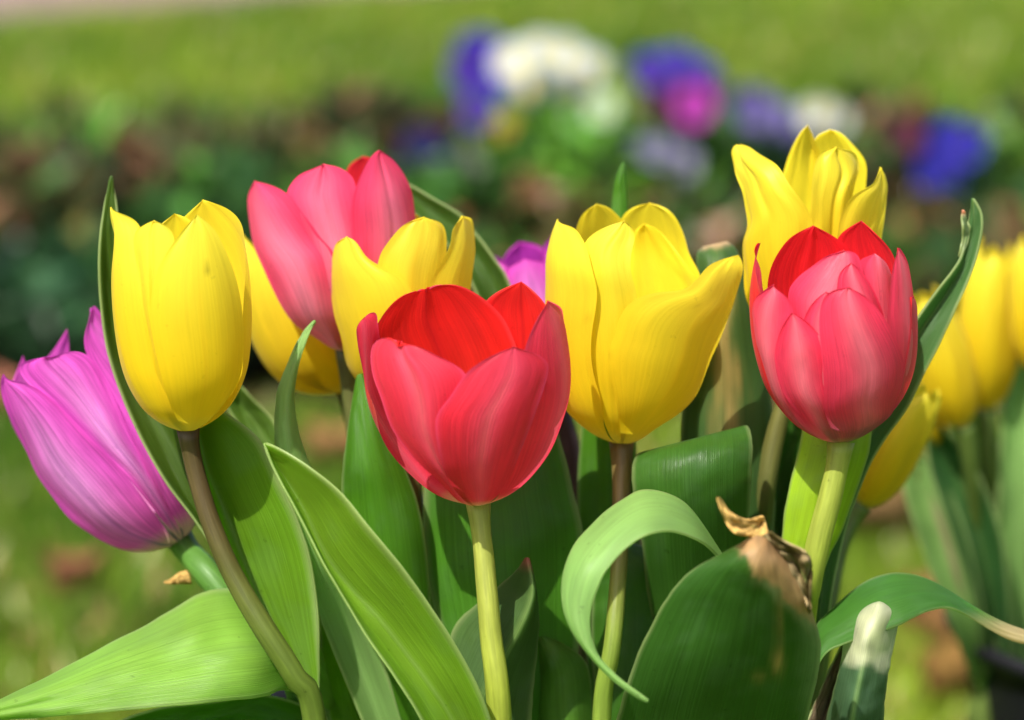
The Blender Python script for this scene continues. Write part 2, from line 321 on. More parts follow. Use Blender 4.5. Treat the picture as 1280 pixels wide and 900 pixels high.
# ------------------------------------------------------------------ pots
def pot(name, cx, cy, rtop, ztop, label, soil=True):
    e = empty(name, (cx, cy, 0), label, 'plant pot', 'black plastic plant pots')
    prof = [(rtop * .58, .0), (rtop * .62, .004), (rtop * .90, ztop - .016), (rtop * .92, ztop - .009), (rtop * .97, ztop - .007), (rtop, ztop - .003), (rtop * .995, ztop), (rtop * .965, ztop), (rtop * .93, ztop - .007), (rtop * .86, ztop - .05), (rtop * .56, .02), (.001, .018)]
    N = 64; V = [(cx + r * math.cos(6.28318 * i / N), cy + r * math.sin(6.28318 * i / N), z) for r, z in prof for i in range(N)]
    F = [(a * N + i, a * N + (i + 1) % N, (a + 1) * N + (i + 1) % N, (a + 1) * N + i) for a in range(len(prof) - 1) for i in range(N)]
    mesh_obj('pot_body', V, F, [M_POT], e)
    V = [(cx, cy, ztop - .025)]; NR = 10
    for a in range(1, NR + 1):
        for i in range(N):
            an = 6.28318 * i / N; r = rtop * .875 * a / NR; V.append((cx + r * math.cos(an), cy + r * math.sin(an), ztop - .03 + .006 * nz(r * 40 * math.cos(an), r * 40 * math.sin(an), 2)))
    F = [(0, 1 + i, 1 + (i + 1) % N) for i in range(N)] + [(1 + a * N + i, 1 + (a + 1) * N + i, 1 + (a + 1) * N + (i + 1) % N, 1 + a * N + (i + 1) % N) for a in range(NR - 1) for i in range(N)]
    mesh_obj('soil', V, F, [M_SOIL], e); return e
ZP = .285
pot('plant_pot', .004, .755, .102, ZP, 'black plastic pot holding the tulips in the foreground')
pr = P(1183, 800, .95); pot('plant_pot', float(pr[0]) + .095, float(pr[1]) + .0, .095, float(pr[2]) + .008, 'black plastic pot holding the blurred yellow tulips at right')
pq = P(1066, 640, .95); pot('plant_pot', float(pq[0]) - .082, float(pq[1]), .082, float(pq[2]), 'black plastic pot standing behind the withered leaf and the pale red tulip stem')
ZSOIL = ZP - .03

# ------------------------------------------------------------------ tulip builder
def pal(kind):
    """pigment (outside, inside) as functions of u (-1..1 across) and v (0..1 base to tip)"""
    def mixc(c1, c2, t): return np.array(c1) + (np.array(c2) - np.array(c1)) * t[..., None]
    def yellow(u, v, s):
        o = mixc((.63, .455, .008), (.66, .56, .034), sstep(.2, .95, v)); o = mixc(o, (.72, .46, .012), .25 * np.exp(-(u / .05) ** 2) * sstep(1, .3, v))
        o = mixc(o, (.55, .52, .06), sstep(.10, 0, v) * .7); return o, mixc((.63, .45, .006), (.67, .55, .022), sstep(.1, .7, v))
    def red(u, v, s):
        m = np.exp(-(u / .32) ** 2)
        o = mixc((.62, .022, .050), (.68, .07, .13), m * .8); o = mixc(o, (.66, .055, .11), sstep(.5, 1, v) * .5)
        o = mixc(o, (.68, .20, .20), .25 * np.exp(-(u / .10) ** 2) * sstep(.1, .4, v) * sstep(1.0, .6, v))
        o = mixc(o, (.74, .08, .20), .6 * sstep(.88, 1.0, np.abs(u)) * sstep(.2, .4, v)); o = mixc(o, (.58, .46, .18), sstep(.07, .0, v)); i = mixc((.50, .012, .004), (.64, .014, .014), sstep(.25, .95, v)); i = mixc(i, (.42, .008, .010), .7 * np.exp(-(u / .06) ** 2)); return o, mixc(i, (.60, .05, .06), .5 * sstep(.9, 1.0, np.abs(u)))
    def pinkred(u, v, s):
        m = np.exp(-(u / .38) ** 2)
        o = mixc((.68, .040, .10), (.73, .15, .21), m * .9); o = mixc(o, (.72, .26, .30), .13 * np.exp(-(u / .14) ** 2) * sstep(1.0, .55, v))
        o = mixc(o, (.45, .16, .26), .5 * sstep(.25, .06, v)); o = mixc(o, (.58, .48, .24), sstep(.06, .0, v)); return o, mixc((.62, .03, .03), (.64, .012, .02), sstep(.0, .5, v))
    def pink(u, v, s):
        m = np.exp(-(u / .45) ** 2)
        o = mixc((.70, .045, .13), (.74, .19, .31), m * sstep(1.05, .55, v)); o = mixc(o, (.60, .25, .30), sstep(.5, .1, v) * .6)
        o = mixc(o, (.42, .30, .14), sstep(.08, .0, v)); return o, np.broadcast_to(np.array((.62, .015, .03)), o.shape)
    def purple(u, v, s):
        m = np.exp(-(u / .5) ** 2)
        o = mixc((.54, .06, .40), (.60, .235, .54), m * sstep(1.0, .5, v)); o = mixc(o, (.50, .08, .26), sstep(.5, .1, v) * .7)
        o = mixc(o, (.28, .06, .30), .6 * np.exp(-((u - .04) / .05) ** 2) * sstep(.95, .5, v)); o = mixc(o, (.40, .42, .16), sstep(.13, .02, v))
        o = mixc(o, (.03, .10, .08), .9 * np.exp(-(np.abs(u) / .16) ** 2) * sstep(.17, .03, v)); return o, np.broadcast_to(np.array((.50, .04, .42)), o.shape)
    return dict(yellow=yellow, red=red, pinkred=pinkred, pink=pink, purple=purple)[kind]

class Flower:
    def __init__(s, plant, kind, base, top, D, prof, phi=11.0):
        s.plant, s.kind, s.D, s.phi = plant, kind, D, R_(phi)
        b = np.array(base, float); a = np.array(top, float) - b; s.H = np.linalg.norm(a); s.base = b
        s.up = a / s.H; s.rt = np.array((-s.up[1], s.up[0])); 
        if s.rt[0] < 0: s.rt = -s.rt
        pr = cr([(t, r) for t, r in prof], 80); s.pt, s.prr = pr[:, 0], pr[:, 1]; s.seed = int(base[0] * 7 + base[1])
        s.n = 0; s.spots = []
    def Rf(s, t): return np.interp(t, s.pt, s.prr)
    def inv(s, x, y, side, lay):
        v = np.array((x, y), float) - s.base; sx = v.dot(s.rt); h = v.dot(s.up); t = h
        for _ in range(12):
            R = max(4.0, float(s.Rf(t)) + lay); c = math.sqrt(max(0, R * R - sx * sx)) * (1 if side == 'f' else -1)
            t = (h + c * math.sin(s.phi)) / math.cos(s.phi)
        R = max(4.0, float(s.Rf(t)) + lay); rho = max(1.0, abs(sx) / R); th = math.asin(max(-1, min(1, sx / (R * rho))))
        if side == 'b': th = (math.pi - th) if sx >= 0 else (-math.pi - th)
        return [th, t, rho]
    def edge(s, pts, side, lay, thc):
        out = []
        for p in pts:
            if p[0] == 'a': out.append([R_(p[2]), p[1], p[3] if len(p) > 3 else 1.0]); continue
            e = s.inv(p[0], p[1], p[2] if len(p) > 2 else side, lay)
            if e[1] > .05 * s.H: out.append(e)
        return out
    def petal(s, left, right, tip, side='f', lay=0., puff=.03, crease=0., ruf=1.5, curl=0., tuck=0.):
        """left/right: traced edges from base to tip; the cup's own radius gives every point its depth"""
        A = s.edge(left, side, lay, 0); B = s.edge(right, side, lay, 0)
        T = s.inv(tip[0], tip[1], tip[2] if len(tip) > 2 else side, lay)
        if side == 'b':       # keep angles of a back petal on one branch
            for e in A + B + [T]:
                if e[0] < 0: e[0] += 2 * math.pi
            A, B = B, A
        a0_, b0_ = A[0][0], B[0][0]; m = (a0_ + b0_) / 2
        A = [[lerp(a0_, m, .15), 0, 1]] + A + [T]; B = [[lerp(b0_, m, .15), 0, 1]] + B + [T]
        s.surface(A, B, lay, puff, crease, ruf, curl, tuck)
    def gen(s, thc, half, t_tip, lay=0., puff=.05, ruf=1.5, rho_tip=1.0, curl=0.):
        A, B = [], []
        for v in np.linspace(0, .94, 9):
            wd = half * (.55 + .75 * v - .35 * v * v) * math.sqrt(max(0, 1 - v ** 5)); r = lerp(1, rho_tip, v ** 2)
            A.append([R_(thc - wd), v * t_tip, r]); B.append([R_(thc + wd), v * t_tip, r])
        T = [R_(thc), t_tip, rho_tip]; s.surface(A + [T], B + [T], lay, puff, 0, ruf, curl)
    def surface(s, A, B, lay, puff, crease, ruf, curl, tuck=0.):
        NV, NU = 34, 25; s.n += 1; sd = s.seed + 13 * s.n
        def scaled(E):
            E = np.array(E, float); E2 = E * np.array((70, 1, 40)); return cr(E2, NV) / np.array((70, 1, 40))
        A, B = scaled(A), scaled(B); u = np.linspace(-1, 1, NU)[None, :]; v = np.linspace(0, 1, NV)[:, None]
        k = (u + 1) / 2; th = A[:, 0:1] * (1 - k) + B[:, 0:1] * k; t = A[:, 1:2] * (1 - k) + B[:, 1:2] * k; rho = A[:, 2:3] * (1 - k) + B[:, 2:3] * k
        R = (np.maximum(3, s.Rf(t) + lay * sstep(0, .25, v))) * rho
        wv = np.array([[nz(x * 1.6 + sd, y * 3.2, sd) for x in u[0]] for y in v[:, 0]]); wf = np.array([[nz(x * 5 + sd, y * 7, sd + 3) for x in u[0]] for y in v[:, 0]])
        env = sstep(.05, .35, v)
        R = R + env * (ruf * 1.6 * wv + ruf * .55 * wf * (.3 + u * u)) + s.H * puff * (1 - u * u) * np.sin(np.pi * np.clip(v, 0, 1)) * .5
        R = R + 1.6 * sstep(.86, 1.0, np.abs(u)) * env * np.ones_like(R)
        t = t + 2.2 * np.array([[nz(x * 4 + sd, y * 5, sd + 8) for x in u[0]] for y in v[:, 0]]) * sstep(.45, .95, v)
        R = R - tuck * sstep(.15, 1.0, u) * env * sstep(1.0, .8, v)
        R = R - crease * np.exp(-(u / .09) ** 2) * env + curl * sstep(.75, 1, v)
        sx = R * np.sin(th); c = R * np.cos(th); h = t * math.cos(s.phi) - c * math.sin(s.phi); toward = t * math.sin(s.phi) + c * math.cos(s.phi)
        px = s.base[0] + s.rt[0] * sx + s.up[0] * h; py = s.base[1] + s.rt[1] * sx + s.up[1] * h
        d = s.D - toward * KPX * s.D
        X = P(px, py, d).reshape(-1, 3); U = np.broadcast_to(u, (NV, NU)); Vv = np.broadcast_to(v, (NV, NU))
        o, i = pal(s.kind)(U, Vv, sd); j = 1 + .05 * wv[..., None]
        for sx_, sy_, sr_ in (s.spots if lay > -2 else []): o = o * (1 - .75 * np.exp(-((px - sx_) / sr_) ** 2 - ((py - sy_) / (sr_ * 1.4)) ** 2))[..., None]
        uv = np.stack([(U + 1) / 2 + s.n * .37, Vv + s.n * .21], -1).reshape(-1, 2)
        # the grid's normal must look outwards so that the inside material lands inside
        ob = mesh_obj('petal', X, grid_faces(NV, NU), [M_PET[s.kind]], s.plant, cols={'pig': (o * j).reshape(-1, 3), 'pig2': (i * j).reshape(-1, 3)}, uvs=uv)
        m = ob.modifiers.new('sub', 'SUBSURF'); m.levels = 1; m.render_levels = 1
        return ob

LEAFG, LEAFY, LEAFB, LEAFD = (.054, .158, .008), (.115, .235, .012), (.20, .33, .10), (.038, .118, .010)
def leaf(plant, rows, col=LEAFG, bow=4., fold=0., name='leaf', pig=None, thick=.0008, wob=1.2, mat=None, NV=46, NU=17, edge=True, d0=0., label=None):
    """rows run from one end to the other: (depth mm, left, [middle], right), points in photo pixels"""
    Ls, Ms, Rs = [], [], []
    for r in rows:
        dd = r[0] if isinstance(r[0], tuple) else (r[0], None, r[0])
        l, rr = r[1], r[-1]; mm = r[2] if len(r) == 4 else ((l[0] + rr[0]) / 2, (l[1] + rr[1]) / 2)
        md = dd[1] if dd[1] is not None else (dd[0] + dd[2]) / 2 + bow * min(1, math.hypot(l[0] - rr[0], l[1] - rr[1]) / 60)
        Ls.append((*l, dd[0] + d0)); Ms.append((*mm, md + d0)); Rs.append((*rr, dd[2] + d0))
    def samp(a): 
        a = np.array(a, float); a[:, 2] *= 4.8; q = cr(a, NV * 3); return q
    # rows stay paired: sample by row parameter
    def byrow(a):
        a = np.array(a, float); n = len(a); tt = np.linspace(0, n - 1, NV); q = np.vstack([2 * a[0] - a[1], a, 2 * a[-1] - a[-2]]); out = []
        for t in tt:
            i = min(int(t), n - 2); f = t - i; p0, p1, p2, p3 = q[i], q[i + 1], q[i + 2], q[i + 3]
            out.append(.5 * (2 * p1 + (p2 - p0) * f + (2 * p0 - 5 * p1 + 4 * p2 - p3) * f * f + (3 * p1 - p0 - 3 * p2 + p3) * f ** 3))
        return np.array(out)
    A, B, Cc = byrow(Ls), byrow(Ms), byrow(Rs); u = np.linspace(-1, 1, NU)[None, :, None]
    quad = A[:, None] * u * (u - 1) / 2 + B[:, None] * (1 - u * u) + Cc[:, None] * u * (u + 1) / 2
    lin = np.where(u < 0, B[:, None] + (A - B)[:, None] * (-u), B[:, None] + (Cc - B)[:, None] * u)
    Q = quad * (1 - fold) + lin * fold
    sd = rows[0][1][0] * .37 + rows[-1][1][1] * .11
    vv = np.linspace(0, 1, NV)
    wv = np.array([[nz(x * 1.3 + sd, y * 5, sd) + .4 * nz(x * 3 + sd, y * 11, sd + 2) for x in u[0, :, 0]] for y in vv])
    Q[..., 2] += wob * wv
    ed = np.array([[nz(y * 22 + 3 * x, x * 2, sd + 5) + .5 * nz(y * 60, x * 2, sd + 6) for x in u[0, :, 0]] for y in vv]) * sstep(.8, 1, np.abs(u[..., 0])) * 1.3
    Q[..., 0] += ed; Q[..., 1] += ed * .5
    X = P(Q[..., 0], Q[..., 1], Q[..., 2] / 1000).reshape(-1, 3)
    U = np.broadcast_to(u[0, :, 0][None], (NV, NU)); V_ = np.broadcast_to(vv[:, None], (NV, NU))
    c = np.array(col)[None, None] * (1 + .16 * wv[..., None])
    bl = np.array([[nz(x * 2 + sd, y * 9, sd + 11) + .6 * nz(x * 6, y * 30, sd + 12) for x in u[0, :, 0]] for y in vv]); c = lerp(c, c * .6 + np.array((.05, .08, .045)), (sstep(.0, .7, bl) * .28)[..., None])
    if edge: c = lerp(c, np.array((.24, .30, .12)), (sstep(.93, 1.0, np.abs(U)) * .8)[..., None])
    if fold: c = lerp(c, np.array((.20, .30, .08)), (.45 * np.exp(-(U / .05) ** 2))[..., None])
    if pig is not None: c = pig(c, Q[..., 0], Q[..., 1], U, V_)
    o = mesh_obj(name, X, grid_faces(NV, NU), [mat or M_LF], plant, cols={'pig': c.reshape(-1, 3)}, uvs=np.stack([(U + 1) / 2 + sd, V_], -1).reshape(-1, 2))
    solid(o, thick, 0, 0.0); m = o.modifiers.new('sub', 'SUBSURF'); m.levels = 1; m.render_levels = 1
    if label: o['label'] = label
    return o
def stem(plant, pts, c_top=(.16, .22, .03), c_bot=None, name='stem', to_soil=True):
    """pts: (x, y, depth mm, radius px)"""
    pts = list(pts); c_bot = c_bot or c_top
    X0 = P([p[0] for p in pts], [p[1] for p in pts], [p[2] / 1000 for p in pts]); rad = [p[3] * KPX * p[2] / 1000 for p in pts]
    rad[0] *= 1.22
    W = [np.r_[x, r] for x, r in zip(X0, rad)]
    if to_soil and W[-1][2] > ZSOIL:
        b = np.array(plant.location); e = W[-1].copy(); e[:3] = b; e[2] -= .004; e[3] *= 1.05; W.append(e)
    Q = cr(np.array(W), 48); N = 14; V = []; C = []; U = []
    for i, q in enumerate(Q):
        tn = Q[min(i + 1, 47)][:3] - Q[max(i - 1, 0)][:3]; tn /= np.linalg.norm(tn); a = np.cross(tn, (0, 1, 0)); a /= np.linalg.norm(a); b = np.cross(tn, a)
        f = i / 47; c = lerp(np.array(c_top), np.array(c_bot), float(sstep(.1, .45, f)))
        for j in range(N):
            an = 6.28318 * j / N; rr = q[3] * (1 + .05 * nz(j * .9, f * 14, plant.location.x * 50)); V.append(q[:3] + (a * math.cos(an) + b * math.sin(an)) * rr); C.append(c * (1 + .12 * nz(j, f * 20, 5))); U.append((j / N, f * 3))
    F = [(i * N + j, i * N + (j + 1) % N, (i + 1) * N + (j + 1) % N, (i + 1) * N + j) for i in range(47) for j in range(N)] + [tuple(range(N))[::-1], tuple(47 * N + j for j in range(N))]
    return mesh_obj(name, V, F, [M_ST], plant, cols={'pig': np.array(C)}, uvs=np.array(U))
def plant(px, py, dmm, label):
    """an Empty where the plant leaves the soil"""
    p = P(px, py, dmm / 1000); z = ZSOIL
    return empty('tulip', (float(p[0]) * .9 + .0015, float(p[1]), z), label, 'tulip', 'tulips growing in the pots')

# ================================================================== the tulips
# ---- yellow tulip at left
t1 = plant(392, 900, 676, 'slender closed yellow tulip at left on a curving brown stem')
f = Flower(t1, 'yellow', (235, 539), (220, 255), .670, [(0, 8), (6, 24), (18, 42), (38, 60), (78, 76), (140, 83), (190, 84), (240, 80), (280, 72), (320, 55)], phi=8)
f.spots = [(259, 335, 3.5)]
f.petal([(170, 480), (160, 400), (168, 320), (190, 290), (205, 277)], [(280, 480), (288, 400), (278, 330), (258, 298), (236, 274)], (218, 267), 'b', -4)
f.petal([(238, 450), (228, 350), (219, 300), (222, 281), (236, 265)], [('a', 60, 70), ('a', 120, 62), ('a', 170, 64), ('a', 205, 72), ('a', 240, 84), ('a', 270, 120)], (253, 250), 'b', 1)
f.petal([(205, 500), (185, 420), (172, 340), (167, 300), (173, 284)], [(222, 500), (206, 420), (212, 345), (218, 296), (206, 279)], (192, 276), 'f', -9, crease=3)
f.petal([('a', 15, -80), ('a', 60, -100), ('a', 130, -116), ('a', 190, -114), ('a', 240, -106)], [(222, 520), (211, 480), (201, 430), (193, 390), (185, 345), (173, 309), (166, 286), (156, 271)], (139, 259), 'f', -1, ruf=1.0, crease=-2, tuck=16)
f.petal([(217, 520), (203, 473), (193, 427), (189, 400), (190, 370), (197, 340), (210, 313), (228, 287)], [(280, 510), (297, 478), (303, 440), (303, 402), (299, 370), (291, 340), (280, 312), (266, 286)], (246, 267), 'f', 9, puff=.03, ruf=.8)
stem(t1, [(235, 536, 670, 12), (238, 560, 671, 12), (247, 600, 672, 12), (264, 655, 672, 12.5), (292, 720, 672, 13.5), (330, 785, 671, 14.5), (368, 845, 672, 15), (394, 905, 676, 15)], (.085, .06, .022), (.10, .15, .02))
leaf(t1, [((676, 684, 674), (232, 505), (242, 505), (258, 500)), ((676, 684, 674), (248, 560), (256, 578), (322, 545)), ((677, 686, 675), (259, 610), (276, 628), (352, 605)), ((677, 686, 677), (273, 655), (291, 666), (378, 660)), ((677, 686, 679), (291, 710), (306, 707), (393, 715)), ((678, 686, 681), (313, 755), (330, 758), (400, 780)), ((679, 685, 682), (346, 805), (366, 827), (400, 840)), ((680, 684, 683), (378, 860), (391, 875), (402, 905)), ((690, 694, 692), (395, 940), (405, 950), (415, 960)), ((705, 705, 705), (412, 1010), (418, 1010), (425, 1010))], LEAFY, fold=.5)
leaf(t1, [(692, (139, 219), (140, 219)), (692, (130, 255), (146, 255)), (692, (124, 300), (152, 310)), (693, (124, 360), (164, 390)), (693, (131, 425), (182, 460)), (692, (148, 485), (215, 520)), (691, (174, 545), (245, 575)), (690, (207, 603), (272, 640)), (690, (243, 650), (300, 700)), (691, (285, 715), (335, 765)), (693, (335, 805), (385, 850)), (700, (385, 900), (425, 940)), (708, (410, 1010), (425, 1010))], (.055, .105, .010), bow=5)

# ---- red tulip in the middle
t2 = plant(626, 900, 666, 'open red tulip in the middle foreground')
f = Flower(t2, 'red', (598, 631), (572, 352), .668, [(0, 9), (4, 24), (12, 44), (30, 68), (60, 94), (90, 110), (130, 124), (170, 129), (215, 128), (250, 121), (290, 110)], phi=11)
f.petal([(612, 560), (606, 480), (600, 420), (601, 388), (611, 372), (628, 361)], [(668, 545), (688, 470), (692, 420), (687, 395), (678, 377), (663, 361)], (651, 352), 'b', 4, puff=.02)
f.petal([(560, 590), (496, 510), (471, 450), (467, 424), (474, 403), (493, 377), (513, 365)], [(632, 580), (648, 500), (649, 450), (643, 428), (630, 400), (611, 379), (588, 362), (567, 354), (547, 356)], (532, 365), 'b', -3, puff=.02, crease=5, ruf=1.0)
f.petal([(492, 570), (472, 515), (459, 480), (452, 450), (447, 424), (446, 408)], [('a', 60, -140), ('a', 130, -138), ('a', 190, -128), ('a', 230, -122), ('a', 248, -116)], (456, 397), 'f', -4, ruf=1.0)
f.petal([(636, 580), (645, 540), (652, 490), (652, 460), (655, 435), (664, 412), (675, 391)], [('a', 20, 90), ('a', 60, 100), ('a', 130, 108), ('a', 190, 104), ('a', 228, 98)], (684, 376), 'f', 1, ruf=1.0, puff=.01)
f.petal([(552, 605), (520, 575), (493, 540), (477, 497), (467, 470), (464, 447), (468, 430), (480, 421), (491, 423)], [(575, 590), (578, 545), (585, 505), (584, 472), (568, 457), (550, 448), (528, 435), (510, 429)], (498, 433), 'f', 2, tuck=9, puff=.02, crease=5, ruf=1.2)
f.petal([(562, 603), (550, 567), (545, 537), (547, 517), (563, 495), (582, 467), (603, 451), (629, 438)], [(630, 613), (643, 582), (657, 547), (670, 513), (680, 483), (685, 460), (681, 450), (668, 441)], (643, 433), 'f', 8, puff=.03, ruf=1.0, crease=1.0)
stem(t2, [(598, 629, 668, 13), (601, 660, 667, 12.5), (607, 720, 666, 13), (614, 800, 665, 14), (624, 900, 666, 15.5)], (.30, .33, .06), (.30, .35, .04))
leaf(t2, [((652, 653, 650), (330, 553), (331, 554), (332, 554)), ((651, 655, 648), (338, 577), (342, 575), (350, 561)), ((650, 656, 645), (352, 605), (358, 600), (385, 582)), ((650, 657, 643), (372, 640), (382, 640), (428, 616)), ((649, 658, 642), (400, 696), (407, 692), (462, 658)), ((649, 658, 643), (430, 748), (438, 734), (497, 699)), ((650, 658, 645), (462, 802), (472, 770), (537, 754)), ((651, 659, 648), (494, 848), (505, 812), (572, 808)), ((653, 660, 652), (524, 896), (537, 855), (598, 858)), ((657, 663, 658), (550, 945), (568, 905), (618, 915)), ((668, 670, 668), (590, 1010), (602, 1000), (630, 1000))], (.15, .27, .018), fold=.35, wob=.8)
leaf(t2, [((680, 676, 678), (658, 697), (659, 697), (660, 697)), ((684, 672, 679), (645, 714), (664, 718), (665, 716)), ((690, 671, 680), (622, 734), (665, 744), (669, 738)), ((694, 671, 682), (592, 758), (654, 777), (673, 768)), ((694, 673, 684), (566, 785), (632, 819), (672, 805)), ((692, 676, 684), (562, 830), (606, 867), (668, 855)), ((690, 680, 684), (578, 900), (598, 915), (664, 905)), ((690, 688, 686), (600, 990), (620, 1000), (660, 990))], (.06, .115, .03), fold=.7,
     pig=lambda c, x, y, U, V: lerp(c, np.array((.34, .10, .09)), (sstep(.16, .0, V) * .8)[..., None]))
leaf(t2, [(696, (447, 468), (452, 466)), (696, (438, 517), (472, 508)), (696, (430, 573), (502, 575)), (697, (427, 615), (524, 634)), (698, (432, 690), (534, 692)), (700, (450, 770), (540, 770)), (702, (480, 860), (552, 860)), (704, (530, 960), (590, 960)), (706, (590, 1010), (610, 1010))], LEAFG, bow=-7)
leaf(t2, [(706, (642, 470), (652, 468)), (706, (585, 520), (691, 525)), (706, (545, 565), (707, 572)), (706, (530, 610), (719, 620)), (706, (528, 660), (729, 662)), (706, (532, 710), (730, 712)), (706, (545, 770), (726, 780)), (706, (565, 850), (718, 850)), (708, (590, 950), (690, 950)), (708, (620, 1020), (640, 1020))], (.055, .165, .012), bow=-9)

# ---- yellow tulip in the middle
t3 = plant(752, 900, 690, 'wide ragged yellow tulip with a flared petal right of the red one')
f = Flower(t3, 'yellow', (777, 554), (790, 262), .700, [(0, 9), (5, 26), (16, 44), (40, 70), (70, 84), (115, 93), (160, 97), (200, 100), (240, 102), (290, 88), (330, 70)], phi=11)
f.spots = [(735, 397, 1.8), (760, 446, 1.5), (870, 384, 1.5)]
f.petal([(776, 500), (768, 420), (769, 350), (771, 300), (777, 272), (793, 258)], [(848, 490), (878, 420), (876, 362), (872, 342), (860, 318), (854, 292), (843, 270), (830, 259)], (812, 254), 'b', 2, ruf=2.5)
f.petal([(740, 490), (722, 410), (717, 330), (721, 287), (729, 266)], [(798, 500), (800, 400), (795, 330), (785, 287), (773, 270), (760, 259)], (745, 256), 'b', -4, ruf=2)
f.petal([(788, 500), (788, 400), (788, 340), (790, 300), (795, 286)], [(842, 500), (868, 400), (872, 358), (861, 336), (846, 315), (828, 293), (815, 283)], (805, 280), 'b', -10, ruf=2)
f.petal([(755, 520), (742, 460), (734, 390), (730, 330), (732, 303), (748, 287), (767, 278)], [(786, 520), (798, 460), (800, 400), (795, 365), (788, 335), (790, 312), (794, 296), (790, 283)], (780, 276), 'f', -11, tuck=3, puff=.02, ruf=2.4, crease=1)
f.petal([('a', 15, -85), ('a', 60, -98), ('a', 130, -106), ('a', 200, -106), ('a', 245, -102), ('a', 270, -95)], [(752, 508), (742, 471), (738, 439), (740, 411), (745, 382), (745, 357), (738, 332), (733, 311), (726, 297), (716, 283)], (697, 274), 'f', 1, ruf=2, tuck=3)
f.petal([(772, 510), (763, 467), (761, 434), (769, 418), (773, 400), (784, 382), (802, 370), (827, 364), (852, 362), (866, 353), (884, 332), (905, 322)], [(823, 535), (852, 514), (873, 485), (887, 450), (902, 418), (916, 379), (926, 343), (927, 328)], (922, 319), 'f', 4, ruf=1.6, puff=.04)
stem(t3, [(777, 552, 700, 13), (777, 590, 698, 12.5), (776, 650, 693, 11), (773, 720, 690, 10.5), (765, 810, 686, 11), (752, 900, 690, 12)], (.15, .115, .035), (.20, .29, .04))
leaf(t3, [((678, None, 669), (935, 745), (908, 712)), ((670, None, 659), (905, 698), (897, 696)), ((665, None, 647), (869, 643), (877, 678)), ((662, None, 640), (844, 621), (842, 665)), ((659, None, 635), (808, 612), (811, 669)), ((655, None, 633), (780, 623), (781, 687)), ((650, None, 631), (744, 651), (757, 716)), ((645, None, 631), (715, 685), (745, 742)), ((641, None, 632), (702, 730), (738, 772)), ((636, None, 632), (708, 773), (740, 800)), ((633, None, 631), (729, 809), (750, 824)), ((631, None, 630), (763, 847), (773, 846)), ((630, None, 629), (793, 870), (799, 866)), (629, (810, 878), (811, 876))], LEAFB, bow=-4, wob=.6, label='pale arching leaf curled over towards the viewer')
leaf(t3, [(732, (779, 203), (780, 203)), (732, (770, 222), (782, 222)), (732, (766, 250), (784, 250)), (732, (758, 330), (790, 330)), (732, (740, 450), (800, 450)), (732, (725, 560), (795, 560)), (732, (722, 640), (800, 640)), (728, (728, 740), (800, 740)), (720, (740, 900), (790, 900)), (708, (752, 1010), (770, 1010))], LEAFG, bow=-6)
leaf(t3, [(712, (742, 690), (760, 672)), (712, (740, 740), (840, 700)), (712, (738, 800), (850, 780)), (710, (745, 900), (840, 900)), (708, (755, 1010), (770, 1010))], LEAFD, bow=-6)
leaf(t3, [(700, (672, 795), (681, 796)), (702, (667, 818), (708, 808)), (704, (664, 850), (734, 832)), (704, (664, 900), (742, 892)), (704, (690, 980), (745, 980)), (706, (730, 1020), (745, 1020))], (.075, .18, .02), bow=-8)

# ---- light red tulip at right
t4 = plant(1003, 800, 690, 'pinkish red tulip with crumpled inner petals at right')
f = Flower(t4, 'pinkred', (1051, 553), (1035, 292), .672, [(0, 9), (4, 22), (12, 36), (32, 60), (72, 85), (120, 97), (160, 100), (205, 98), (240, 92), (280, 80), (320, 60)], phi=10)
f.petal([(1045, 480), (1040, 400), (1041, 340), (1046, 300), (1062, 284)], [(1105, 500), (1128, 430), (1125, 370), (1119, 332), (1110, 310), (1093, 291)], (1076, 276), 'b', 1)
f.petal([(1010, 500), (972, 420), (961, 365), (964, 337), (974, 315), (988, 297), (1003, 288)], [(1080, 480), (1080, 400), (1068, 340), (1061, 313), (1048, 299), (1032, 289)], (1017, 282), 'b', -3, crease=4)
f.petal([(1065, 480), (1069, 400), (1069, 340), (1076, 322)], [(1112, 470), (1118, 390), (1114, 347), (1105, 326)], (1092, 317), 'f', -34, puff=.05)
f.petal([(1020, 490), (998, 430), (985, 372), (996, 349), (1016, 332), (1034, 319)], [(1068, 490), (1080, 420), (1080, 360), (1076, 332), (1070, 317)], (1055, 313), 'f', -28, puff=.08)
f.petal([(1050, 480), (1046, 400), (1047, 352), (1054, 336)], [(1098, 480), (1106, 410), (1098, 378), (1086, 353), (1075, 338)], (1064, 329), 'f', -22, puff=.05)
f.petal([(972, 440), (958, 385), (952, 365), (947, 345), (945, 325)], [('a', 60, -130), ('a', 130, -130), ('a', 190, -124), ('a', 225, -116)], (950, 304), 'f', 0, ruf=2.2)
f.petal([('a', 20, -70), ('a', 70, -80), ('a', 130, -82), ('a', 170, -80), ('a', 195, -70)], [(1000, 510), (992, 460), (990, 420), (989, 392), (983, 371)], (967, 356), 'f', 1, tuck=8)
f.petal([(1015, 500), (1010, 450), (1004, 410), (1010, 388), (1022, 372)], [(1045, 500), (1048, 450), (1050, 400), (1046, 372)], (1033, 365), 'f', -6)
f.petal([(1065, 540), (1110, 515), (1128, 470), (1134, 430), (1137, 395)], [('a', 40, 110), ('a', 90, 120), ('a', 140, 118), ('a', 170, 112)], (1138, 371), 'f', 3)
f.petal([(1090, 525), (1110, 480), (1110, 430), (1107, 393), (1112, 350), (1117, 326)], [('a', 40, 88), ('a', 80, 94), ('a', 130, 96), ('a', 180, 92), ('a', 215, 88)], (1122, 310), 'f', 0)
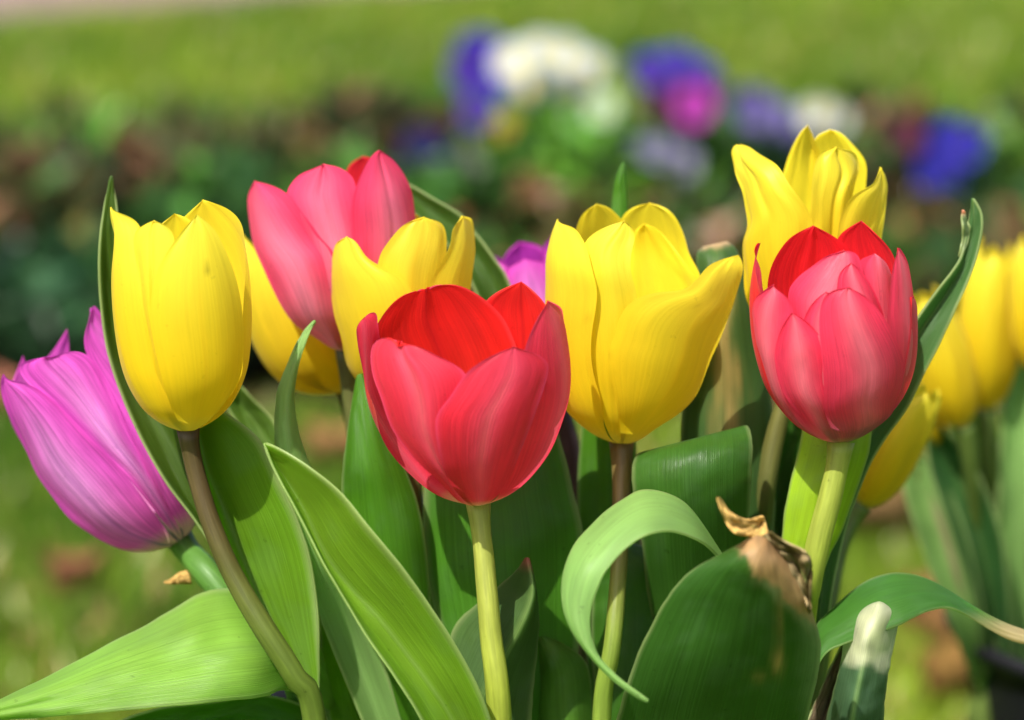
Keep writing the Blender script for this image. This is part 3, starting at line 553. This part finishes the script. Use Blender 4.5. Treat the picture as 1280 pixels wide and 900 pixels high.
f.petal([(1005, 527), (980, 492), (971, 457), (970, 437), (976, 415)], [(1048, 520), (1040, 485), (1036, 455), (1029, 430), (1013, 409), (1001, 397)], (990, 391), 'f', 3, puff=.01, tuck=8)
f.petal([(1032, 520), (1030, 480), (1027, 440), (1024, 402), (1029, 374), (1044, 362)], [(1096, 536), (1118, 505), (1127, 477), (1129, 455), (1124, 437), (1112, 412), (1097, 387), (1080, 369)], (1061, 359), 'f', 6, puff=.03, ruf=1.0, crease=1.5)
stem(t4, [(1051, 552, 672, 15), (1047, 580, 672, 14.5), (1038, 620, 673, 15), (1025, 670, 675, 15.5), (1012, 730, 679, 15.5), (1003, 800, 690, 15)], (.28, .33, .05), (.26, .34, .03))
leaf(t4, [(688, (1030, 490), (1060, 490)), (688, (1008, 520), (1087, 522)), (688, (1002, 542), (1089, 547)), (688, (995, 575), (1083, 578)), (688, (985, 612), (1069, 618)), (689, (979, 655), (1052, 665)), (690, (977, 690), (1036, 697)), (692, (980, 745), (1022, 745)), (694, (988, 830), (1015, 830)), (698, (1000, 930), (1012, 930))], (.24, .36, .015), bow=-5, label='bright yellow green leaf behind the pinkish red tulip stem')  # fresh yellow-green pigment, brighter than the other leaves
leaf(t4, [((694, 693, 692), (1215, 247), (1216, 247), (1217, 248)), ((694, 694, 692), (1211, 278), (1218, 272), (1228, 270)), ((693, 695, 692), (1205, 305), (1212, 302), (1227, 296)), ((692, 696, 692), (1197, 330), (1203, 332), (1214, 343)), ((692, 697, 692), (1170, 364), (1176, 377), (1195, 386)), ((692, 697, 693), (1143, 403), (1150, 414), (1174, 432)), ((694, 698, 694), (1118, 445), (1130, 455), (1150, 480)), ((695, 699, 696), (1092, 495), (1110, 503), (1130, 517)), ((697, 700, 698), (1068, 545), (1085, 552), (1098, 562)), ((700, 702, 700), (1045, 610), (1058, 615), (1072, 618)), ((702, 704, 702), (1020, 690), (1035, 695), (1048, 700)), ((702, 704, 702), (1008, 800), (1020, 805), (1030, 810))], (.055, .13, .035), fold=.6)
leaf(t4, [(693, (1203, 262), (1205, 262)), (693, (1202, 275), (1209, 274)), (693, (1203, 295), (1213, 290)), (694, (1198, 322), (1206, 318))], (.10, .15, .06), NV=20, NU=9, pig=lambda c, x, y, U, V: lerp(c, np.array((.5, .25, .15)), (sstep(.3, .0, V))[..., None]))
def withered(c, x, y, U, V):
    n = np.array([[nz(a * .05, b * .03, 9) for a, b in zip(r, q)] for r, q in zip(x, y)]); n2 = np.array([[nz(a * .16, b * .05, 4) for a, b in zip(r, q)] for r, q in zip(x, y)])
    # tan patch: below the tip, running down the right side
    line = np.where(x < 935, 1, 0) * 0 + (y - (716 + (x - 950) * .98)) + 15 * n + 12 * n2
    m = sstep(5, -4, line) * sstep(912, 935, x + 6 * n)
    c = lerp(c, np.array((.34, .225, .11)) * (1 + .35 * n2[..., None]), m[..., None])
    e = sstep(26, 4, line) * sstep(930, 960, x); c = lerp(c, np.array((.22, .25, .12)), (.55 * e * (1 - m))[..., None])
    r = sstep(985, 1024, x + 8 * n2) * sstep(700, 790, y); c = lerp(c, np.array((.16, .22, .11)), (.5 * r)[..., None])
    s = np.exp(-((x - 971) / 6) ** 2 - ((y - 826) / 14) ** 2) + .5 * np.exp(-((x - 973) / 4) ** 2 - ((y - 780) / 40) ** 2) + .5 * np.exp(-((x - 948) / 7) ** 2 - ((y - 845) / 7) ** 2)
    c = lerp(c, np.array((.36, .26, .09)), np.clip(s + .25 * n2 * s, 0, 1)[..., None] * .85)
    d = sstep(.55, .95, V) * sstep(.96, .99, V); return c
leaf(t4, [(676, (760, 990), (1000, 990)), (668, (764, 940), (1004, 940)), (660, (771, 898), (1010, 898)), (651, (783, 855), (1021, 852)), (643, (802, 806), (1027, 809)), (636, (831, 750), (1018, 772)), (631, (861, 716), (1007, 740)), (628, (893, 697), (990, 712)), (627, (926, 680), (972, 692)), (627, (944, 669), (961, 674))], (.030, .092, .012), bow=-9, NV=60, NU=31, pig=withered, label='broad dark green leaf with a withered tan tip')
DRYT, DRYD = (.66, .42, .13), (.15, .11, .04)
leaf(t4, [(626, (940, 682), (964, 676)), ((624, None, 630), (936, 670), (957, 655)), ((621, None, 628), (926, 670), (953, 645)), ((619, None, 624), (914, 662), (932, 649)), ((618, None, 621), (904, 645), (912, 640)), (618, (896, 622), (898, 621))], DRYT, bow=4, fold=.3, mat=M_DRY, NV=26, NU=13, wob=3, edge=False, name='leaf_tip', label='curled dry golden leaf tip')
leaf(t4, [((625, None, 623), (948, 672), (962, 664)), ((626, None, 623), (962, 690), (984, 678)), ((627, None, 624), (978, 708), (1008, 690)), ((628, None, 626), (994, 728), (1015, 706)), ((630, None, 628), (1006, 748), (1014, 730)), (631, (1012, 768), (1014, 762))], DRYD, bow=5, fold=.4, mat=M_DRY, NV=30, NU=13, wob=5, edge=False, name='leaf_margin', label='crumpled dark brown leaf margin',
     pig=lambda c, x, y, U, V: lerp(c, np.array((.36, .27, .14)), sstep(-.1, .3, np.sin(U * 5 + V * 9))[..., None] * .7))
leaf(t4, [(676, (990, 870), (1000, 905)), ((684, None, 672), (1018, 788), (1026, 826)), ((688, None, 672), (1045, 757), (1056, 806)), ((690, None, 672), (1077, 730), (1095, 793)), ((691, None, 673), (1110, 717), (1127, 781)), ((692, None, 676), (1144, 719), (1153, 767)), ((692, None, 682), (1175, 732), (1183, 760)), ((692, None, 686), (1212, 755), (1207, 769)), ((692, None, 690), (1246, 774), (1242, 790)), ((692, None, 690), (1282, 788), (1279, 804)), (692, (1325, 800), (1325, 803))], (.05, .15, .02), bow=-4, label='arching green leaf bending over to the right',
     pig=lambda c, x, y, U, V: lerp(c, np.array((.40, .30, .17)), (sstep(1205, 1262, x + 14 * U) * .75)[..., None]))
def dry_sunlit(c, x, y, U, V):  # dry pale top; its sunlit brightness and shadow line are painted in
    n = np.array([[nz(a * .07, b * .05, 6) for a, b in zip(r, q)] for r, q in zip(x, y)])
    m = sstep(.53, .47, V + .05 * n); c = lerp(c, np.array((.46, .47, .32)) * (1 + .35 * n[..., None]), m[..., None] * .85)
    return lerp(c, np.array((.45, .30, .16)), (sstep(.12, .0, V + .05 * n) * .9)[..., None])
leaf(t4, [((688, 686, 686), (1084, 756), (1100, 750), (1113, 752)), ((682, 672, 678), (1070, 765), (1096, 760), (1124, 768)), ((678, 667, 677), (1057, 795), (1084, 797), (1118, 802)), ((678, 666, 676), (1051, 828), (1078, 832), (1111, 838)), ((680, 666, 676), (1042, 866), (1070, 872), (1106, 874)), ((684, 668, 678), (1032, 904), (1064, 908), (1103, 910)), ((690, 678, 684), (1018, 980), (1052, 985), (1086, 985))], (.06, .12, .055), fold=.55, wob=2.2, pig=dry_sunlit, label='blunt folded leaf with painted sunlight on its dry pale top')
leaf(t4, [(686, (1056, 798), (1062, 806)), (688, (1040, 830), (1056, 845)), (690, (1020, 875), (1044, 890)), (692, (1004, 915), (1034, 930)), (694, (990, 980), (1024, 985))], (.14, .10, .06), mat=M_DRY, wob=3, bow=3, label='brown dried leaf')

# ---- tall yellow tulip behind the light red one
t5 = plant(945, 720, 722, 'tall ruffled yellow tulip behind the pinkish red one')
f = Flower(t5, 'yellow', (1002, 452), (1016, 175), .712, [(0, 9), (5, 26), (18, 46), (50, 68), (90, 80), (140, 86), (190, 90), (240, 92), (280, 80), (320, 70)], phi=11)
f.petal([(1010, 380), (1010, 300), (1010, 250), (1012, 205), (1019, 172)], [(1055, 390), (1078, 320), (1079, 255), (1083, 213), (1079, 199), (1068, 185), (1052, 167)], (1038, 162), 'b', -10, ruf=5)
f.petal([(975, 390), (964, 300), (976, 235), (983, 207), (994, 178), (1003, 162)], [(1030, 390), (1040, 320), (1040, 260), (1032, 212), (1023, 186), (1016, 168)], (1010, 156), 'b', -14, ruf=5)
f.petal([(1008, 390), (1012, 300), (1014, 240), (1018, 207), (1027, 192)], [(1045, 390), (1060, 300), (1066, 235), (1069, 203), (1062, 189)], (1045, 184), 'f', -34, ruf=5, crease=6)
f.petal([(960, 425), (938, 380), (931, 340), (928, 306), (934, 282), (930, 258), (926, 235), (918, 205), (916, 190)], [(1008, 410), (1016, 340), (1016, 280), (1010, 262), (998, 245), (983, 226), (971, 206), (949, 193), (934, 184)], (923, 181), 'f', 0, ruf=3.5, crease=2)
f.petal([(1030, 410), (1045, 340), (1047, 292), (1056, 257), (1071, 240), (1088, 231), (1096, 216)], [(1070, 400), (1092, 340), (1099, 294), (1105, 270), (1109, 245), (1109, 228)], (1101, 210), 'f', 2, ruf=3, crease=3)
stem(t5, [(1002, 450, 712, 12), (985, 490, 712, 11.5), (968, 550, 713, 12.5), (956, 620, 714, 13), (946, 720, 722, 13)], (.12, .12, .03), (.06, .09, .02))
def streak(c, x, y, U, V):
    n = np.array([[nz(a * .12, b * .018, 2) for a, b in zip(r, q)] for r, q in zip(x, y)])
    m = np.exp(-((U + .05 + .3 * n) / .26) ** 2) * sstep(.12, .3, V) * sstep(.78, .5, V)
    c = lerp(c, np.array((.30, .22, .07)), (.9 * m)[..., None]); return lerp(c, np.array((.42, .30, .16)), (sstep(.10, .02, V + .05 * n))[..., None])
leaf(t5, [(724, (880, 309), (908, 302)), (722, (871, 320), (922, 316)), (720, (872, 350), (938, 368)), (718, (866, 420), (950, 420)), (718, (856, 490), (965, 500)), (718, (850, 545), (970, 580)), (718, (852, 650), (968, 660)), (718, (870, 760), (960, 760)), (718, (900, 900), (950, 900))], (.05, .11, .025), bow=-8, pig=streak, label='green leaf with a dry tan streak')
leaf(t5, [((700, None, 702), (815, 600), (936, 572)), ((696, None, 696), (800, 568), (934, 533)), ((690, None, 688), (790, 582), (941, 550)), ((688, None, 686), (791, 616), (940, 590)), ((692, None, 692), (800, 665), (937, 645)), ((706, None, 706), (812, 760), (936, 760)), ((714, None, 714), (840, 900), (936, 900))], (.04, .115, .014), bow=-9, NU=21, label='broad dull green leaf with a rolled over top',
     pig=lambda c, x, y, U, V: lerp(c, np.array((.03, .015, .01)), np.exp(-((x - 929) / 3) ** 2 - ((y - 602) / 3) ** 2)[..., None]))
leaf(t5, [(730, (985, 465), (1025, 465)), (728, (962, 560), (1012, 560)), (726, (935, 660), (1002, 680)), (724, (915, 800), (992, 800)), (722, (930, 930), (960, 930))], LEAFD, bow=6)
leaf(t5, [(734, (995, 520), (1005, 520)), (733, (960, 600), (1000, 590)), (730, (930, 680), (985, 680)), (726, (900, 800), (960, 800)), (722, (920, 930), (950, 930))], LEAFG, bow=6)

# ---- pink tulip and the two yellow ones beside it
t6 = plant(470, 800, 740, 'tall rose pink tulip standing behind the small yellow tulips')
f = Flower(t6, 'pink', (433, 437), (410, 195), .728, [(0, 9), (4, 24), (14, 44), (34, 68), (70, 90), (120, 101), (165, 102), (205, 101), (240, 92), (280, 78)], phi=11)
f.petal([(430, 380), (420, 300), (426, 250), (435, 210)], [(495, 360), (500, 300), (498, 250), (480, 215), (464, 198)], (452, 196), 'b', -3)
f.petal([(405, 390), (378, 310), (362, 258), (359, 240), (372, 221), (390, 211)], [(450, 390), (460, 340), (454, 285), (446, 242), (440, 221), (422, 208)], (404, 205), 'f', -6, crease=4)
f.petal([(440, 380), (440, 300), (440, 252), (451, 219), (464, 195)], [(490, 395), (514, 340), (518, 280), (509, 230), (492, 202)], (474, 188), 'f', -1, crease=2)
f.petal([(397, 424), (372, 408), (351, 379), (330, 336), (316, 297), (311, 255), (313, 239)], [(426, 390), (424, 350), (417, 317), (401, 299), (383, 275), (358, 244), (334, 230)], (319, 226), 'f', 2, puff=.02, tuck=6)
stem(t6, [(433, 436, 728, 12), (440, 500, 729, 12), (452, 600, 731, 12), (462, 700, 735, 12), (470, 800, 740, 12)], (.10, .11, .03))
leaf(t6, [(742, (481, 219), (483, 221)), (742, (511, 230), (497, 244)), (741, (543, 248), (520, 270)), (740, (575, 267), (552, 298)), (739, (594, 290), (574, 330)), (738, (618, 322), (592, 360)), (737, (637, 354), (606, 400)), (737, (655, 420), (615, 440)), (737, (660, 520), (600, 530)), (738, (640, 650), (560, 650)), (740, (560, 850), (500, 850))], (.05, .11, .014), bow=5)
leaf(t6, [(736, (296, 477), (298, 478)), (736, (282, 502), (318, 500)), (736, (296, 530), (345, 530)), (735, (325, 580), (366, 582)), (735, (350, 640), (395, 640)), (735, (385, 720), (440, 720)), (737, (430, 830), (480, 830))], (.085, .16, .02), bow=6, fold=.4)

t7 = plant(520, 800, 720, 'short yellow tulip half hidden by the open red tulip')
f = Flower(t7, 'yellow', (508, 502), (503, 272), .712, [(0, 9), (5, 26), (16, 46), (40, 66), (75, 79), (115, 86), (160, 89), (200, 88), (240, 80), (280, 70)], phi=11)
f.petal([(488, 420), (479, 340), (478, 277), (488, 266)], [(555, 420), (560, 345), (541, 291), (524, 271), (512, 264)], (501, 262), 'b', -3, ruf=2)
f.petal([(462, 440), (447, 365), (446, 300), (448, 271)], [(515, 440), (510, 365), (492, 303), (477, 273), (468, 266)], (456, 263), 'b', 0, ruf=2)
f.petal([(485, 440), (474, 365), (474, 325), (488, 299), (506, 279)], [(545, 440), (552, 365), (558, 315), (557, 289), (550, 277)], (530, 272), 'f', -16, ruf=2.4)
f.petal([(442, 470), (430, 430), (419, 386), (415, 350), (417, 319), (421, 304)], [(515, 460), (520, 400), (508, 351), (476, 333), (458, 321), (445, 301)], (433, 296), 'f', 1, ruf=2)
f.petal([(530, 450), (536, 390), (538, 353), (550, 329), (562, 304), (565, 285)], [(565, 460), (582, 400), (589, 345), (592, 304), (588, 277)], (578, 270), 'f', 1, ruf=1.6)
stem(t7, [(508, 500, 712, 12), (512, 560, 712, 12), (518, 650, 714, 12), (520, 800, 720, 12)], (.13, .10, .03))
leaf(t7, [(700, (394, 400), (395, 401)), ((699, 698, 697), (377, 419), (380, 420), (383, 425)), ((698, 696, 696), (362, 451), (368, 452), (372, 461)), ((697, 694, 697), (348, 487), (358, 488), (367, 496)), ((696, 693, 698), (344, 522), (358, 524), (371, 528)), ((696, 692, 700), (344, 556), (362, 558), (384, 575)), ((697, 693, 702), (352, 620), (378, 620), (408, 622)), ((700, 697, 705), (372, 700), (404, 700), (436, 705)), (708, (410, 800), (470, 800)), (715, (460, 920), (510, 920))], LEAFB, d0=-14, label='narrow pale tipped leaf')
leaf(t7, [(708, (396, 690), (404, 690)), (708, (398, 740), (428, 745)), (708, (400, 800), (450, 805)), (708, (404, 860), (470, 865)), (710, (420, 950), (490, 950))], LEAFY, bow=5)
leaf(t7, [(716, (425, 740), (440, 730)), (716, (440, 800), (490, 790)), (716, (452, 860), (512, 855)), (716, (470, 950), (525, 950))], LEAFD, bow=5)

t8 = plant(500, 800, 760, 'yellow tulip leaning left behind the rose pink tulip')
f = Flower(t8, 'yellow', (432, 488), (330, 290), .752, [(0, 8), (12, 33), (30, 55), (58, 69), (95, 73), (150, 66), (200, 50), (238, 26)], phi=11)
for thc, tt, lay in ((180, 225, -4), (120, 228, -2), (-120, 232, -2), (60, 226, 0), (-60, 236, 1), (0, 222, 3)): f.gen(thc, 58, tt, lay)
stem(t8, [(432, 486, 752, 11), (440, 520, 752, 11), (462, 600, 753, 11), (485, 700, 756, 11), (500, 800, 760, 11)], (.10, .07, .03), (.08, .10, .02))

# ---- purple tulips
t9 = plant(372, 872, 704, 'lilac purple tulip leaning far out to the left')
f = Flower(t9, 'purple', (226, 676), (55, 448), .722, [(0, 9), (5, 24), (15, 47), (42, 72), (80, 88), (120, 94), (173, 93), (220, 88), (267, 84), (300, 78), (340, 70)], phi=8)
f.petal([('a', 60, 150), ('a', 150, 158), ('a', 240, 165)], [('a', 60, 230), ('a', 150, 240), ('a', 240, 235)], (84, 412, 'b'), 'b', -2)
f.petal([('a', 60, 200), ('a', 150, 205), ('a', 240, 200)], [('a', 60, 270), ('a', 150, 280), ('a', 240, 262)], (29, 445, 'b'), 'b', -4)
f.petal([(200, 622), (162, 548), (128, 484), (107, 442), (103, 418), (108, 398)], [('a', 40, 92), ('a', 110, 112), ('a', 190, 112), ('a', 250, 100)], (114, 385), 'f', -1, ruf=3.5)
f.petal([(195, 640), (163, 601), (118, 560), (68, 508), (34, 478), (23, 463), (30, 452)], [(214, 640), (190, 592), (161, 540), (136, 490), (116, 452), (98, 440), (80, 441)], (62, 446), 'f', -1, crease=4, ruf=3.6)
f.petal([(178, 688), (142, 682), (107, 661), (78, 632), (46, 590), (25, 547), (7, 501), (2, 480)], [(195, 645), (166, 606), (138, 572), (100, 532), (70, 503), (45, 486), (25, 478), (12, 477)], (3, 469), 'f', 3, puff=.04, ruf=3.6, crease=2)
stem(t9, [(224, 674, 722, 15), (236, 690, 718, 16.5), (258, 715, 710, 17.5), (290, 755, 707, 17.5), (335, 815, 704, 16), (374, 875, 704, 15)], (.08, .19, .03))
leaf(t9, [((711, None, 718), (400, 800), (425, 900)), ((709, None, 688), (340, 752), (362, 864)), ((698, None, 675), (290, 735), (328, 872)), ((696, None, 668), (250, 741), (278, 877)), ((694, None, 665), (223, 757), (218, 883)), ((690, None, 663), (184, 780), (155, 888)), ((685, None, 662), (138, 804), (104, 893)), ((676, None, 662), (68, 842), (48, 897)), ((666, None, 662), (0, 875), (-12, 901)), (664, (-70, 910), (-74, 914))], (.17, .30, .045), bow=-7, wob=2.4, label='broad glossy leaf spreading out to the lower left')
leaf(t9, [(700, (410, 890), (420, 960)), (696, (330, 868), (330, 905)), (694, (270, 876), (250, 915)), (694, (200, 885), (180, 915)), (694, (140, 905), (135, 915))], LEAFG, bow=4)
leaf(t9, [(716, (236, 712), (240, 730)), (714, (224, 716), (226, 730)), (712, (214, 724), (214, 730)), (712, (205, 727), (206, 730))], DRYT, mat=M_DRY, bow=-4, wob=2, NV=16, NU=7, edge=False, name='dry_bract', label='shrivelled tan bract on the stem')
t10 = plant(730, 800, 775, 'purple tulip peeping out behind the wide yellow one')
f = Flower(t10, 'purple', (694, 505), (650, 300), .772, [(0, 9), (5, 22), (18, 40), (45, 56), (90, 62), (140, 60), (180, 54), (230, 42)], phi=11)
for thc, tt, lay in ((180, 202, -3), (120, 204, -2), (-120, 200, -2), (60, 214, 0), (-50, 206, 1), (0, 200, 3)): f.gen(thc, 55, tt, lay)
stem(t10, [(695, 503, 772, 12), (712, 560, 772, 14), (722, 640, 772, 12), (730, 800, 775, 11)], (.06, .03, .035), (.08, .08, .03))

# ---- blurred yellow tulips in the other pot
def far_plant(px, py, d, label, front=False):
    if front: return plant(px, py, d * 1000, label)
    p = P(px, py, d); return empty('tulip', (float(p[0]), float(p[1]), float(pr[2]) - .025), label, 'tulip', 'tulips growing in the pots')
def far_tulip(base, top, R, D, label, stem_pts, n=6, phi=11, rot=0, front=False):
    t = far_plant(stem_pts[-1][0], stem_pts[-1][1], stem_pts[-1][2] / 1000, label, front); L = math.hypot(base[0] - top[0], base[1] - top[1])
    f = Flower(t, 'yellow', base, top, D, [(0, 7), (.03 * L, R * .4), (.10 * L, R * .68), (.25 * L, R * .92), (.45 * L, R * 1.0), (.7 * L, R * .95), (.9 * L, R * .8), (1.05 * L, R * .55)], phi=phi)
    for k, thc in enumerate((180, 120, -120, 60, -60, 0)): f.gen(thc + rot, 52, L * (1.0 + .07 * ((k * 37) % 5) / 5), (-4, -2, -2, 0, 1, 3)[k] * .6)
    stem(t, [(base[0], base[1] - 2, D * 1000, 11)] + [(x, y, d, 11) for x, y, d in stem_pts], (.10, .15, .03)); return t
q1 = far_tulip((1232, 512), (1243, 306), 37, .90, 'blurred upright yellow tulip nearest the right edge but one', [(1238, 600, 905), (1246, 790, 930)])
q2 = far_tulip((1302, 470), (1296, 300), 34, .885, 'blurred yellow tulip cut off by the right edge', [(1300, 600, 890), (1290, 800, 930)])
q3 = far_tulip((1204, 532), (1152, 366), 34, .88, 'blurred yellow tulip behind the tall forked leaf', [(1216, 600, 890), (1232, 800, 930)])
q4 = far_tulip((1078, 632), (1158, 482), 33, .775, 'drooping yellow tulip below the tall forked leaf', [(1064, 652, 775), (1046, 700, 772), (1032, 790, 768)], rot=10, front=True)
q5 = far_tulip((1142, 570), (1172, 480), 30, .90, 'small yellow tulip bud behind the drooping yellow tulip', [(1146, 640, 905), (1220, 820, 940)])
leaf(q1, [(905, (1262, 420), (1285, 415)), (900, (1250, 560), (1300, 560)), (905, (1245, 700), (1310, 700)), (925, (1245, 850), (1290, 850))], LEAFB, bow=6)
leaf(q1, [(925, (1212, 500), (1225, 500)), (925, (1205, 570), (1255, 575)), (928, (1220, 680), (1262, 680)), (932, (1235, 820), (1262, 820))], LEAFD, bow=6)
leaf(q3, [((885, 895, 885), (1155, 530), (1165, 535), (1175, 530)), ((885, 897, 885), (1162, 590), (1192, 590), (1216, 580)), ((888, 900, 890), (1190, 670), (1222, 665), (1250, 660)), ((900, 910, 900), (1218, 760), (1240, 755), (1262, 750)), ((925, 930, 925), (1232, 850), (1248, 850), (1260, 850))], (.04, .115, .03), fold=.5)
leaf(q5, [(895, (1125, 560), (1140, 556)), (893, (1130, 610), (1180, 600)), (895, (1150, 680), (1212, 680)), (905, (1185, 770), (1230, 770)), (928, (1215, 850), (1240, 850))], LEAFB, bow=7, pig=lambda c, x, y, U, V: lerp(c, np.array((.3, .16, .14)), (.7 * np.exp(-((U - .1) / .16) ** 2) * sstep(.25, .4, V) * sstep(.75, .6, V))[..., None]))
leaf(q3, [(915, (1195, 745), (1210, 745)), (915, (1205, 780), (1245, 770)), (925, (1215, 830), (1252, 830)), (932, (1225, 870), (1248, 870))], LEAFG, bow=5)
